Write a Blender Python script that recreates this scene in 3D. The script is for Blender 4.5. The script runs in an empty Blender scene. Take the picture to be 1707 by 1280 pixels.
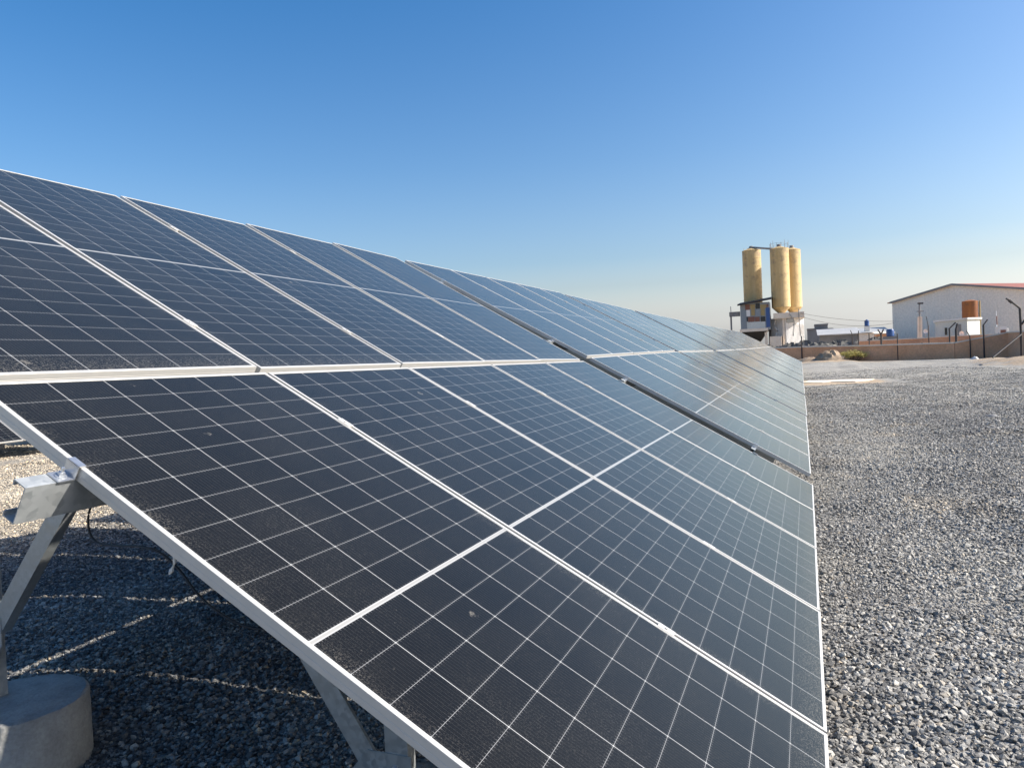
import bpy, math, random
import numpy as np
from mathutils import Vector, Matrix
R = math.radians
random.seed(7); rng = np.random.default_rng(11)
scene = bpy.context.scene
COL = scene.collection

# ------------------------------------------------------------ camera, sky, sun
CAM = Vector((-0.02022, -1.26520, 1.18198))
FW = Vector((-0.371110, 0.927968, -0.033948)); RT = Vector((0.927987, 0.369306, -0.049527)); UP = Vector((0.033422, 0.049883, 0.998196))
FPX = 1230.285
cam = bpy.data.cameras.new('camera'); cam.sensor_width = 36; cam.lens = FPX / 1707 * 36
cam.clip_start = 0.02; cam.clip_end = 5000
camo = bpy.data.objects.new('camera', cam); COL.objects.link(camo)
camo.matrix_world = Matrix(((RT.x, UP.x, -FW.x, CAM.x), (RT.y, UP.y, -FW.y, CAM.y), (RT.z, UP.z, -FW.z, CAM.z), (0, 0, 0, 1)))
scene.camera = camo
SUN = Vector((1.39, 0.39, 1.0)).normalized()
EL = math.asin(SUN.z); AZ = math.atan2(SUN.x, SUN.y)
world = bpy.data.worlds.new('World'); scene.world = world; world.use_nodes = True
wt = world.node_tree
sky = wt.nodes.new('ShaderNodeTexSky'); sky.sky_type = 'NISHITA'; sky.sun_disc = False
sky.sun_elevation = EL; sky.sun_rotation = AZ; sky.altitude = 0
sky.air_density = 1.0; sky.dust_density = 2.5; sky.ozone_density = 3.0
hsv = wt.nodes.new('ShaderNodeHueSaturation'); wtc = wt.nodes.new('ShaderNodeTexCoord'); wsx = wt.nodes.new('ShaderNodeSeparateXYZ'); wcr = wt.nodes.new('ShaderNodeValToRGB'); wmu = wt.nodes.new('ShaderNodeMath'); wmu.operation = 'MULTIPLY'; wmu.inputs[1].default_value = 1.5
el_ = wcr.color_ramp.elements; stops_ = [(0.0, 0.08), (0.045, 0.28), (0.085, 0.86), (0.125, 1.16), (0.25, 1.28), (0.46, 1.38)]
while len(el_) < len(stops_): el_.new(0.5)
for e_, (p_, v_) in zip(el_, stops_): e_.position = p_; e_.color = (v_ / 1.5, v_ / 1.5, v_ / 1.5, 1)
wt.links.new(wtc.outputs['Generated'], wsx.inputs[0]); wt.links.new(wsx.outputs[2], wcr.inputs[0]); wt.links.new(wcr.outputs[0], wmu.inputs[0]); wt.links.new(wmu.outputs[0], hsv.inputs['Saturation'])
wvr = wt.nodes.new('ShaderNodeValToRGB'); wvm = wt.nodes.new('ShaderNodeMath'); wvm.operation = 'MULTIPLY'; wvm.inputs[1].default_value = 2.5   # pale dusty air low over the horizon
el_ = wvr.color_ramp.elements; stops_ = [(0.0, 2.1), (0.025, 1.72), (0.045, 1.36), (0.09, 1.04), (0.13, 1.0)]
while len(el_) < len(stops_): el_.new(0.5)
for e_, (p_, v_) in zip(el_, stops_): e_.position = p_; e_.color = (v_ / 2.5, v_ / 2.5, v_ / 2.5, 1)
wt.links.new(wsx.outputs[2], wvr.inputs[0]); wt.links.new(wvr.outputs[0], wvm.inputs[0]); wt.links.new(wvm.outputs[0], hsv.inputs['Value'])
bg = wt.nodes['Background']; bg.inputs['Strength'].default_value = 0.115
wt.links.new(sky.outputs[0], hsv.inputs['Color']); wt.links.new(hsv.outputs[0], bg.inputs['Color'])
sl = bpy.data.lights.new('sun', 'SUN'); sl.energy = 5.0; sl.angle = R(0.5); sl.color = (1.0, 0.945, 0.86)
so = bpy.data.objects.new('sun', sl); COL.objects.link(so); so.location = (30, 10, 40)
so.rotation_euler = SUN.to_track_quat('Z', 'Y').to_euler()
vs = scene.view_settings; vs.view_transform = 'Standard'; vs.look = 'None'; vs.exposure = 0.75; vs.gamma = 1.0
scene.cycles.max_bounces = 6

H = 0.52                      # lower panel edge above the ground
def ray(px, py): return FW + RT * ((px - 853.5) / FPX) - UP * ((py - 640) / FPX)
def at(px, py, Y):            # point of the view ray that lies Y metres up the row
    d = ray(px, py); return CAM + d * ((Y - CAM.y) / d.y)

# ------------------------------------------------------------ node helpers
class NT:
    def __init__(s, name):
        s.m = bpy.data.materials.new(name); s.m.use_nodes = True; s.t = s.m.node_tree
        s.b = s.t.nodes['Principled BSDF']
    def n(s, kind, **kw):
        o = s.t.nodes.new('ShaderNode' + kind)
        for k, v in kw.items(): setattr(o, k, v)
        return o
    def lk(s, a, b): s.t.links.new(a, b)
    def put(s, sock, v):
        if v is None: return
        if hasattr(v, 'is_linked') or hasattr(v, 'links'): s.lk(v, sock)
        else: sock.default_value = v
    def m_(s, op, a, b=None, c=None, clamp=False):
        o = s.n('Math', operation=op, use_clamp=clamp)
        s.put(o.inputs[0], a); s.put(o.inputs[1], b); s.put(o.inputs[2], c)
        return o.outputs[0]
    def mix(s, f, a, b, mode='MIX'):
        o = s.n('MixRGB', blend_type=mode); s.put(o.inputs[0], f)
        for i, v in ((1, a), (2, b)): s.put(o.inputs[i], v if not isinstance(v, tuple) else (*v[:3], 1))
        return o.outputs[0]
    def ramp(s, f, stops, interp='LINEAR'):
        o = s.n('ValToRGB'); e = o.color_ramp; e.interpolation = interp
        while len(e.elements) < len(stops): e.elements.new(0.5)
        for el, (p, c) in zip(e.elements, stops):
            el.position = p; el.color = (*c, 1) if isinstance(c, tuple) else (c, c, c, 1)
        s.put(o.inputs[0], f); return o.outputs[0]
    def co(s, kind='Object', scale=None):
        tc = s.n('TexCoord')
        if scale is None: return tc.outputs[kind]
        mp = s.n('Mapping'); mp.inputs['Scale'].default_value = scale
        s.lk(tc.outputs[kind], mp.inputs[0]); return mp.outputs[0]
    def noise(s, v, sc, det=4, rough=0.55):
        o = s.n('TexNoise'); o.inputs['Scale'].default_value = sc; o.inputs['Detail'].default_value = det; o.inputs['Roughness'].default_value = rough
        s.lk(v, o.inputs['Vector']); return o.outputs['Fac']
    def vor(s, v, sc, feat='F1'):
        o = s.n('TexVoronoi'); o.feature = feat; o.inputs['Scale'].default_value = sc; s.lk(v, o.inputs['Vector']); return o
    def bump(s, h, st, dist=0.02):
        o = s.n('Bump'); o.inputs['Strength'].default_value = st; o.inputs['Distance'].default_value = dist
        s.lk(h, o.inputs['Height']); s.lk(o.outputs[0], s.b.inputs['Normal'])
    def base(s, c): s.put(s.b.inputs['Base Color'], c if not isinstance(c, tuple) else (*c, 1))
    def rough(s, v): s.put(s.b.inputs['Roughness'], v)
    def metal(s, v): s.put(s.b.inputs['Metallic'], v)

def worn(name, c1, c2, sc=3.0, rough=0.6, metal=0.0, bump=0.15, streak=False, dirt=None):
    """painted / mineral surface: two tones by noise, fine speckle, optional vertical run marks"""
    t = NT(name); v = t.co('Object')
    v2 = t.co('Object', (sc * 1.0, sc * 1.0, sc * 0.12)) if streak else v
    f = t.ramp(t.noise(v2, 1.0 if streak else sc, 6, 0.65), [(0.35, 0.0), (0.68, 1.0)])
    c = t.mix(f, c1, c2)
    g = t.ramp(t.noise(v, sc * 14, 3), [(0.3, 0.86), (0.7, 1.08)])
    c = t.mix(1.0, c, g, 'MULTIPLY')
    if dirt:
        d = t.ramp(t.noise(v, sc * 0.6, 8, 0.7), [(0.52, 0.0), (0.66, 1.0)])
        c = t.mix(t.m_('MULTIPLY', d, 0.8), c, dirt)
    t.base(c); t.rough(rough); t.metal(metal)
    if bump: t.bump(t.noise(v, sc * 10, 4), bump, 0.01)
    return t.m

# ------------------------------------------------------------ mesh helpers
class MB:
    def __init__(s): s.v = []; s.f = []; s.mi = []
    def add(s, vs, fs, mi=0):
        o = len(s.v); s.v += [tuple(p) for p in vs]; s.f += [tuple(i + o for i in f) for f in fs]; s.mi += [mi] * len(fs)
    def hexa(s, p8, mi=0):
        s.add(p8, [(0, 3, 2, 1), (4, 5, 6, 7), (0, 1, 5, 4), (1, 2, 6, 5), (2, 3, 7, 6), (3, 0, 4, 7)], mi)
    def box(s, a, b, mi=0):
        (x0, y0, z0), (x1, y1, z1) = a, b
        s.hexa([(x0, y0, z0), (x1, y0, z0), (x1, y1, z0), (x0, y1, z0), (x0, y0, z1), (x1, y0, z1), (x1, y1, z1), (x0, y1, z1)], mi)
    def sweep(s, prof, p, q, ax, ay, mi=0):
        """closed 2-D profile (in ax, ay) carried from p to q"""
        p, q, ax, ay = map(Vector, (p, q, ax, ay)); n = len(prof)
        vs = [p + ax * a + ay * b for a, b in prof] + [q + ax * a + ay * b for a, b in prof]
        fs = [(i, (i + 1) % n, (i + 1) % n + n, i + n) for i in range(n)] + [tuple(range(n))[::-1], tuple(range(n, 2 * n))]
        s.add(vs, fs, mi)
    def beam(s, p, q, w, h, up=(0, 0, 1), mi=0):
        p, q = Vector(p), Vector(q); d = (q - p).normalized(); u = Vector(up)
        if abs(d.dot(u.normalized())) > 0.98: u = Vector((1, 0, 0))
        ax = d.cross(u).normalized(); ay = ax.cross(d)
        s.sweep([(-w / 2, -h / 2), (w / 2, -h / 2), (w / 2, h / 2), (-w / 2, h / 2)], p, q, ax, ay, mi)
    def tube(s, pts, r, n=8, mi=0):
        pts = [Vector(p) for p in pts]; vs = []; fs = []
        for i, p in enumerate(pts):
            d = (pts[min(i + 1, len(pts) - 1)] - pts[max(i - 1, 0)]).normalized()
            u = Vector((0, 0, 1)) if abs(d.z) < 0.95 else Vector((1, 0, 0))
            a = d.cross(u).normalized(); b = a.cross(d); rr = r[i] if isinstance(r, (list, tuple)) else r
            vs += [p + (a * math.cos(t) + b * math.sin(t)) * rr for t in [2 * math.pi * k / n for k in range(n)]]
        for i in range(len(pts) - 1):
            fs += [(i * n + k, i * n + (k + 1) % n, (i + 1) * n + (k + 1) % n, (i + 1) * n + k) for k in range(n)]
        fs += [tuple(range(n))[::-1], tuple(range((len(pts) - 1) * n, len(pts) * n))]
        s.add(vs, fs, mi)
    def lathe(s, c, prof, n=32, mi=0):
        c = Vector(c); vs = []; fs = []
        for r, z in prof: vs += [c + Vector((r * math.cos(2 * math.pi * k / n), r * math.sin(2 * math.pi * k / n), z)) for k in range(n)]
        for i in range(len(prof) - 1):
            fs += [(i * n + k, i * n + (k + 1) % n, (i + 1) * n + (k + 1) % n, (i + 1) * n + k) for k in range(n)]
        fs += [tuple(range(n))[::-1], tuple(range((len(prof) - 1) * n, len(prof) * n))]
        s.add(vs, fs, mi)
    def prism(s, poly, ext, mi=0):
        poly = [Vector(p) for p in poly]; e = Vector(ext); n = len(poly)
        s.add(poly + [p + e for p in poly], [tuple(range(n))[::-1], tuple(range(n, 2 * n))] + [(i, (i + 1) % n, (i + 1) % n + n, i + n) for i in range(n)], mi)
    def mesh(s, name, mats, smooth=False):
        me = bpy.data.meshes.new(name); me.from_pydata(s.v, [], s.f)
        for m in (mats if isinstance(mats, (list, tuple)) else [mats]): me.materials.append(m)
        me.polygons.foreach_set('material_index', s.mi)
        import bmesh
        bm = bmesh.new(); bm.from_mesh(me); bmesh.ops.recalc_face_normals(bm, faces=bm.faces); bm.to_mesh(me); bm.free()
        if smooth:
            me.polygons.foreach_set('use_smooth', [True] * len(me.polygons))
            me.set_sharp_from_angle(angle=R(smooth if smooth is not True else 40))
        return me
    def build(s, name, mats, parent=None, smooth=False, bevel=0):
        o = bpy.data.objects.new(name, s.mesh(name, mats, smooth)); COL.objects.link(o)
        if parent is not None: o.parent = parent
        if bevel:
            b = o.modifiers.new('bevel', 'BEVEL'); b.width = bevel; b.segments = 2; b.limit_method = 'ANGLE'
        return o
def tag(o, label=None, cat=None, group=None, kind=None):
    for k, v in (('label', label), ('category', cat), ('group', group), ('kind', kind)):
        if v: o[k] = v
    return o
def thing(name, label, cat, loc=(0, 0, 0), group=None):
    o = bpy.data.objects.new(name, None); o.empty_display_size = 0.2; COL.objects.link(o); o.location = loc
    return tag(o, label, cat, group)

# ------------------------------------------------------------ materials
def m_glass():
    t = NT('solar_cells'); v = t.co('Object'); sp = t.n('SeparateXYZ'); t.lk(v, sp.inputs[0])
    X, Y = sp.outputs[0], sp.outputs[1]
    cp = 0.1842; rp = 0.1068; mg = 0.0065
    xc = t.m_('SUBTRACT', X, 0.567)
    cx = t.m_('DIVIDE', xc, cp); ix = t.m_('FLOOR', cx); fx = t.m_('SUBTRACT', cx, ix)
    dx = t.m_('MULTIPLY', t.m_('SUBTRACT', 0.5, t.m_('ABSOLUTE', t.m_('SUBTRACT', fx, 0.5))), cp)
    ya = t.m_('SUBTRACT', t.m_('ABSOLUTE', t.m_('SUBTRACT', Y, 1.191)), mg)
    cy = t.m_('DIVIDE', ya, rp); iy = t.m_('FLOOR', cy); fy = t.m_('SUBTRACT', cy, iy)
    dy = t.m_('MULTIPLY', t.m_('SUBTRACT', 0.5, t.m_('ABSOLUTE', t.m_('SUBTRACT', fy, 0.5))), rp)
    out = t.m_('MAXIMUM', t.m_('GREATER_THAN', t.m_('ABSOLUTE', xc), cp * 3 - 0.001), t.m_('GREATER_THAN', ya, rp * 11 - 0.0005))
    midg = t.m_('LESS_THAN', ya, 0.0)
    lx = t.m_('LESS_THAN', dx, 0.00115); ly = t.m_('LESS_THAN', dy, 0.00065)
    cham = t.m_('LESS_THAN', t.m_('ADD', dx, dy), 0.0036)
    white = t.m_('MAXIMUM', t.m_('MAXIMUM', lx, cham), t.m_('MAXIMUM', out, midg))
    bx = t.m_('FRACT', t.m_('MULTIPLY', fx, 16.0)); bd = t.m_('ABSOLUTE', t.m_('SUBTRACT', bx, 0.5))
    bus = t.m_('LESS_THAN', bd, 0.028)
    pad = t.m_('MULTIPLY', t.m_('LESS_THAN', bd, 0.075), t.m_('LESS_THAN', dy, 0.0055))
    # slow colour difference from cell to cell
    cid = t.n('CombineXYZ'); t.lk(ix, cid.inputs[0]); t.lk(t.m_('ADD', iy, t.m_('MULTIPLY', t.m_('GREATER_THAN', Y, 1.191), 20.0)), cid.inputs[1])
    oi = t.n('ObjectInfo'); t.lk(t.m_('MULTIPLY', oi.outputs['Random'], 99.0), cid.inputs[2])
    wn = t.n('TexWhiteNoise'); t.lk(cid.outputs[0], wn.inputs['Vector'])
    cell = t.mix(wn.outputs['Value'], (0.0052, 0.0047, 0.0041), (0.0070, 0.0064, 0.0056))
    c = t.mix(t.m_('MULTIPLY', bus, 0.42), cell, (0.065, 0.066, 0.068))
    c = t.mix(t.m_('MULTIPLY', pad, 0.55), c, (0.13, 0.13, 0.132))
    c = t.mix(t.m_('MULTIPLY', ly, 0.85), c, (0.25, 0.25, 0.248))
    c = t.mix(white, c, (0.36, 0.36, 0.355)); c = t.mix(midg, c, (0.36, 0.36, 0.355)); c = t.mix(t.m_('LESS_THAN', ya, -0.003), c, (0.28, 0.278, 0.27))
    # film of dust, thicker in patches and near the lower frame edge; splashes
    off = t.n('VectorMath', operation='ADD'); t.lk(v, off.inputs[0])
    rv = t.n('CombineXYZ'); t.lk(t.m_('MULTIPLY', oi.outputs['Random'], 37.0), rv.inputs[0]); t.lk(t.m_('MULTIPLY', oi.outputs['Random'], 71.0), rv.inputs[1])
    t.lk(rv.outputs[0], off.inputs[1]); vo = off.outputs[0]
    n1 = t.ramp(t.noise(vo, 2.2, 6, 0.65), [(0.3, 0.0), (0.75, 1.0)])
    n2 = t.ramp(t.noise(vo, 260.0, 2, 0.6), [(0.5, 0.0), (0.75, 1.0)])
    edge = t.ramp(t.m_('MULTIPLY', Y, 0.42), [(0.0, 1.0), (0.055, 0.0)])
    dust = t.m_('ADD', t.m_('MULTIPLY', n1, 0.008), t.m_('MULTIPLY', t.m_('MULTIPLY', n2, n1), 0.10)); edx = t.ramp(t.m_('SUBTRACT', t.m_('ABSOLUTE', xc), 0.5), [(0.0, 0.0), (0.058, 1.0)])
    dust = t.m_('ADD', dust, t.m_('MULTIPLY', t.m_('MULTIPLY', t.m_('MAXIMUM', edge, t.m_('MULTIPLY', edx, t.ramp(t.noise(vo, 5.0, 4), [(0.45, 0.0), (0.62, 0.8)]))), n2), 0.55))
    sp1 = t.vor(vo, 34.0); patch = t.ramp(t.noise(vo, 3.6, 3), [(0.55, 0.0), (0.66, 1.0)])
    spot = t.m_('MULTIPLY', t.ramp(sp1.outputs['Distance'], [(0.05, 1.0), (0.16, 0.0)]), patch)
    dust = t.m_('ADD', dust, t.m_('MULTIPLY', t.m_('MULTIPLY', spot, n2), 0.36), clamp=True)
    dv = t.vor(vo, 4.2); dsep = t.n('SeparateColor'); t.lk(dv.outputs['Color'], dsep.inputs[0])
    dd = t.m_('ADD', dv.outputs['Distance'], t.m_('MULTIPLY', t.m_('SUBTRACT', t.noise(vo, 38.0, 3, 0.7), 0.5), 0.16))
    drop = t.m_('MULTIPLY', t.ramp(dd, [(0.045, 1.0), (0.075, 0.0)]), t.m_('GREATER_THAN', dsep.outputs[0], 0.72))
    dust = t.m_('ADD', dust, t.m_('MULTIPLY', t.m_('MULTIPLY', drop, t.ramp(t.noise(vo, 150.0, 2), [(0.4, 0.1), (0.6, 1.0)])), 0.42), clamp=True)
    c = t.mix(dust, c, (0.30, 0.275, 0.235))
    t.base(c); t.b.inputs['Specular IOR Level'].default_value = 0.0; t.b.inputs['Roughness'].default_value = 0.9
    t.b.inputs['Sheen Weight'].default_value = 0.30; t.b.inputs['Sheen Roughness'].default_value = 0.32; t.b.inputs['Sheen Tint'].default_value = (0.97, 0.96, 0.86, 1)
    gl = t.n('BsdfGlossy'); gl.inputs['Color'].default_value = (0.97, 0.945, 0.86, 1); t.put(gl.inputs['Roughness'], t.m_('ADD', 0.13, t.m_('MULTIPLY', n1, 0.11)))
    fr = t.n('Fresnel'); fr.inputs['IOR'].default_value = 1.50
    mx = t.n('MixShader'); t.lk(t.m_('MAXIMUM', t.m_('SUBTRACT', t.m_('MULTIPLY', fr.outputs[0], 1.02), 0.024), 0.0), mx.inputs[0]); t.lk(t.b.outputs[0], mx.inputs[1]); t.lk(gl.outputs[0], mx.inputs[2])
    t.lk(mx.outputs[0], [q for q in t.t.nodes if q.type == 'OUTPUT_MATERIAL'][0].inputs['Surface'])
    return t.m
M = {}
M['cells'] = m_glass()
def m_alu():
    t = NT('anodised_aluminium'); v = t.co('Object')
    t.base(t.mix(t.noise(v, 25, 3), (0.53, 0.512, 0.475), (0.61, 0.592, 0.555))); t.metal(0.35)
    t.rough(t.ramp(t.noise(v, 60, 3), [(0.3, 0.34), (0.7, 0.48)])); return t.m
M['alu'] = m_alu()
def m_galv():
    t = NT('galvanised_steel'); v = t.co('Object')
    vo = t.vor(v, 55.0); n = t.noise(v, 9, 5)
    c = t.mix(vo.outputs['Color'], (0.36, 0.385, 0.39), (0.50, 0.52, 0.52)); c = t.mix(t.ramp(n, [(0.4, 0.0), (0.8, 0.7)]), c, (0.42, 0.42, 0.40))
    t.base(c); t.metal(0.55); t.rough(t.ramp(vo.outputs['Color'], [(0.2, 0.36), (0.8, 0.52)])); t.bump(n, 0.05, 0.002); return t.m
M['galv'] = m_galv()
M['backsheet'] = worn('dark_panel_back', (0.035, 0.037, 0.045), (0.05, 0.052, 0.06), 3, 0.3, bump=0)
M['bolt'] = worn('zinc_bolt', (0.55, 0.57, 0.60), (0.66, 0.68, 0.70), 40, 0.3, 0.8, bump=0)
M['concrete'] = worn('cast_concrete', (0.27, 0.265, 0.25), (0.43, 0.42, 0.40), 5, 0.9, dirt=(0.20, 0.185, 0.16), bump=0.8)
M['cable'] = worn('black_cable_jacket', (0.012, 0.012, 0.013), (0.02, 0.02, 0.022), 20, 0.4, bump=0)
M['tie'] = worn('white_nylon', (0.72, 0.72, 0.7), (0.78, 0.78, 0.76), 20, 0.4, bump=0)
M['silo'] = worn('ochre_silo_paint', (0.51, 0.35, 0.14), (0.63, 0.475, 0.24), 1.1, 0.6, streak=True, dirt=(0.30, 0.215, 0.13), bump=0.05)
M['rust'] = worn('rusty_orange_steel', (0.34, 0.13, 0.035), (0.19, 0.065, 0.028), 0.9, 0.8, streak=True, dirt=(0.08, 0.05, 0.04))
M['steel'] = worn('dull_grey_steel', (0.20, 0.20, 0.20), (0.30, 0.29, 0.28), 1.2, 0.6, 0.2)
M['black'] = worn('black_steel', (0.018, 0.018, 0.02), (0.035, 0.03, 0.03), 2, 0.6)
M['darkpost'] = worn('dark_painted_post', (0.035, 0.028, 0.026), (0.06, 0.045, 0.04), 3, 0.6)
M['mud'] = worn('brown_render', (0.68, 0.35, 0.19), (0.78, 0.43, 0.25), 0.5, 0.95, dirt=(0.50, 0.27, 0.17), bump=0.5)
M['coping'] = worn('pale_coping', (0.72, 0.61, 0.49), (0.80, 0.71, 0.59), 1.0, 0.9)
M['white'] = worn('white_painted_sheet', (0.66, 0.66, 0.64), (0.76, 0.75, 0.73), 0.7, 0.5, streak=True, dirt=(0.45, 0.40, 0.34))
M['pale'] = worn('pale_green_grey_sheet', (0.50, 0.53, 0.50), (0.60, 0.62, 0.59), 0.6, 0.55, streak=True)
M['bluegrey'] = worn('blue_grey_sheet', (0.20, 0.235, 0.26), (0.29, 0.32, 0.34), 0.6, 0.5, streak=True)
M['blue'] = worn('blue_plastic', (0.025, 0.075, 0.22), (0.035, 0.10, 0.28), 0.8, 0.4)
M['redbrown'] = worn('red_brown_sheet', (0.16, 0.07, 0.05), (0.24, 0.11, 0.075), 0.8, 0.6, streak=True)
M['yellow'] = worn('faded_yellow_sheet', (0.30, 0.22, 0.085), (0.40, 0.31, 0.15), 0.8, 0.6, streak=True)
M['pane'] = worn('dark_window_glass', (0.012, 0.014, 0.018), (0.02, 0.022, 0.026), 1, 0.1, bump=0)
M['whall'] = worn('warehouse_cladding', (0.85, 0.765, 0.655), (0.89, 0.81, 0.70), 0.25, 0.5, streak=True, bump=0)
M['sheetroof'] = worn('weathered_roof_sheet', (0.36, 0.355, 0.345), (0.44, 0.435, 0.42), 0.4, 0.55, streak=True, bump=0)
M['redroof'] = worn('red_roof_sheet', (0.30, 0.088, 0.036), (0.36, 0.115, 0.05), 0.3, 0.5, bump=0)
M['block'] = worn('grey_block', (0.20, 0.20, 0.20), (0.27, 0.265, 0.26), 0.6, 0.9)
M['dirt'] = worn('tan_dirt', (0.36, 0.26, 0.17), (0.47, 0.36, 0.25), 0.6, 0.95, dirt=(0.24, 0.16, 0.11), bump=0.8)
M['rubble'] = worn('grey_rubble', (0.10, 0.096, 0.085), (0.17, 0.16, 0.14), 0.9, 0.95, dirt=(0.10, 0.10, 0.10), bump=1.0)
M['bark'] = worn('dry_stem', (0.16, 0.10, 0.06), (0.24, 0.16, 0.10), 6, 0.9)
M['leaf'] = worn('yellow_green_leaf', (0.46, 0.40, 0.10), (0.60, 0.50, 0.17), 2.5, 0.7, bump=0)

STONE = [(0.0, (0.055, 0.053, 0.053)), (0.25, (0.12, 0.117, 0.114)), (0.55, (0.215, 0.21, 0.20)), (0.8, (0.34, 0.33, 0.31)), (0.94, (0.50, 0.48, 0.44)), (1.0, (0.42, 0.33, 0.22))]
def m_stone():
    t = NT('crushed_stone'); oi = t.n('ObjectInfo'); v = t.co('Object')
    c = t.ramp(oi.outputs['Random'], STONE)
    c = t.mix(1.0, c, t.ramp(t.noise(v, 2.5, 5, 0.7), [(0.25, 0.72), (0.75, 1.22)]), 'MULTIPLY')
    geo = t.n('NewGeometry'); w = t.ramp(t.noise(geo.outputs['Position'], 0.75, 4, 0.6), [(0.56, 0.0), (0.72, 0.55)])
    sx = t.n('SeparateXYZ'); t.lk(geo.outputs['Position'], sx.inputs[0]); w = t.m_('MAXIMUM', w, t.ramp(t.m_('MULTIPLY', sx.outputs[0], -0.1), [(0.70, 0.0), (0.86, 1.0)]))
    c = t.mix(w, c, t.mix(1.0, c, (1.55, 1.36, 1.10), 'MULTIPLY'))
    da = t.n('Attribute', attribute_type='INSTANCER', attribute_name='dust'); du = t.m_('MAXIMUM', da.outputs['Fac'], 0.0); c = t.mix(t.m_('MULTIPLY', t.m_('MINIMUM', da.outputs['Fac'], 0.0), -1.8), c, t.mix(1.0, c, (0.3, 0.3, 0.3), 'MULTIPLY'))  # negative values darken the stones: painted shade under the panels
    c = t.mix(du, c, t.mix(0.55, t.mix(1.0, c, (1.55, 1.50, 1.38), 'MULTIPLY'), (0.36, 0.342, 0.305)))
    t.base(c); t.rough(0.85); t.bump(t.noise(v, 6, 4), 0.3, 0.05); return t.m
M['stone'] = m_stone()
def m_ground():
    t = NT('gravel_ground'); geo = t.n('NewGeometry'); v = geo.outputs['Position']
    vo = t.vor(v, 40.0)
    sep = t.n('SeparateColor'); t.lk(vo.outputs['Color'], sep.inputs[0])
    c = t.ramp(sep.outputs[0], STONE)
    c = t.mix(1.0, c, t.ramp(vo.outputs['Distance'], [(0.25, 1.05), (0.75, 0.45)]), 'MULTIPLY')
    big = t.ramp(t.noise(v, 0.22, 8, 0.68), [(0.3, 0.80), (0.7, 1.18)]); mot = t.ramp(t.noise(v, 11.0, 4, 0.75), [(0.32, 0.62), (0.68, 1.36)]); c = t.mix(1.0, c, mot, 'MULTIPLY')
    c = t.mix(1.0, c, big, 'MULTIPLY')
    w = t.ramp(t.noise(v, 0.75, 4, 0.6), [(0.56, 0.0), (0.72, 0.55)])
    sx = t.n('SeparateXYZ'); t.lk(v, sx.inputs[0]); w = t.m_('MAXIMUM', w, t.ramp(t.m_('MULTIPLY', sx.outputs[0], -0.1), [(0.70, 0.0), (0.86, 1.0)]))
    c = t.mix(w, c, t.mix(1.0, c, (1.55, 1.36, 1.10), 'MULTIPLY'))
    da = t.n('Attribute', attribute_name='dust'); du = t.m_('MAXIMUM', da.outputs['Fac'], 0.0); c = t.mix(t.m_('MULTIPLY', t.m_('MINIMUM', da.outputs['Fac'], 0.0), -1.8), c, t.mix(1.0, c, (0.3, 0.3, 0.3), 'MULTIPLY'))  # negative values paint the same under-panel shade on the sheet
    c = t.mix(du, c, t.mix(0.55, t.mix(1.0, c, (1.55, 1.50, 1.38), 'MULTIPLY'), (0.36, 0.342, 0.305)))
    # bare earth beyond and beside the gravel bed (vertex weight 'earth' with a ragged edge)
    at_ = t.n('Attribute', attribute_name='earth')
    e = t.m_('ADD', at_.outputs['Fac'], t.m_('MULTIPLY', t.m_('SUBTRACT', t.noise(v, 0.9, 7, 0.7), 0.5), 1.1))
    e = t.ramp(e, [(0.45, 0.0), (0.58, 1.0)])
    ec = t.mix(t.noise(v, 0.7, 8, 0.7), (0.33, 0.235, 0.15), (0.52, 0.41, 0.29))
    ec = t.mix(1.0, ec, t.ramp(t.noise(v, 9.0, 4, 0.7), [(0.3, 0.7), (0.7, 1.15)]), 'MULTIPLY')
    t.base(t.mix(e, c, ec)); t.rough(0.95)
    hgt = t.m_('ADD', t.m_('MULTIPLY', vo.outputs['Distance'], -1.0), t.m_('MULTIPLY', t.noise(v, 5.0, 5), 0.8))
    t.bump(hgt, 0.9, 0.02); return t.m
M['ground'] = m_ground()

# ------------------------------------------------------------ ground sheet
def gz(x, y):
    x = np.asarray(x, float); y = np.asarray(y, float)
    near = np.exp(-((x / 60) ** 2 + (y / 90) ** 2))
    z = 0.014 * np.sin(1.7 * x + 0.6 * y) + 0.012 * np.sin(0.9 * y - 0.7 * x + 1.3) + 0.010 * np.sin(2.6 * y + 1.1 * x) + 0.009 * np.sin(3.7 * x - 1.9 * y + 0.4)
    m = 0.42 * np.exp(-(((x - 12.3) / 3.4) ** 2 + ((y - 47) / 9.0) ** 2)) + 0.10 * np.sin(0.9 * x + 0.5 * y) * np.exp(-(((x - 12) / 5) ** 2 + ((y - 48) / 12) ** 2))
    b = 0.55 * np.exp(-(((x - 1.6) / 2.1) ** 2 + ((y - 68.6) / 1.7) ** 2))
    return -H + z * near + 0.011 * field(x, y, 9, [(1.6, 1), (0.7, 0.5)]) * near - 0.028 * track(x, y) + m + b
def axis(lo, hi, c0, c1, step, grow=1.22):
    a = list(np.arange(c0, c1 + 1e-6, step)); s = step
    while a[-1] < hi: s *= grow; a.append(min(a[-1] + s, hi))
    s = step
    while a[0] > lo: s *= grow; a.insert(0, max(a[0] - s, lo))
    return np.array(a)
def field(x, y, seed, scales):
    r = np.random.default_rng(seed); z = np.zeros_like(np.asarray(x, float)); tot = 0
    for L_, a in scales:
        for q in range(7):
            th = r.uniform(0, 6.283); k = 6.283 / (L_ * r.uniform(0.7, 1.5)); z = z + a * np.sin(k * (x * np.cos(th) + y * np.sin(th)) + r.uniform(0, 6.283)); tot += a * a / 2
    return z / math.sqrt(tot)
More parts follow.
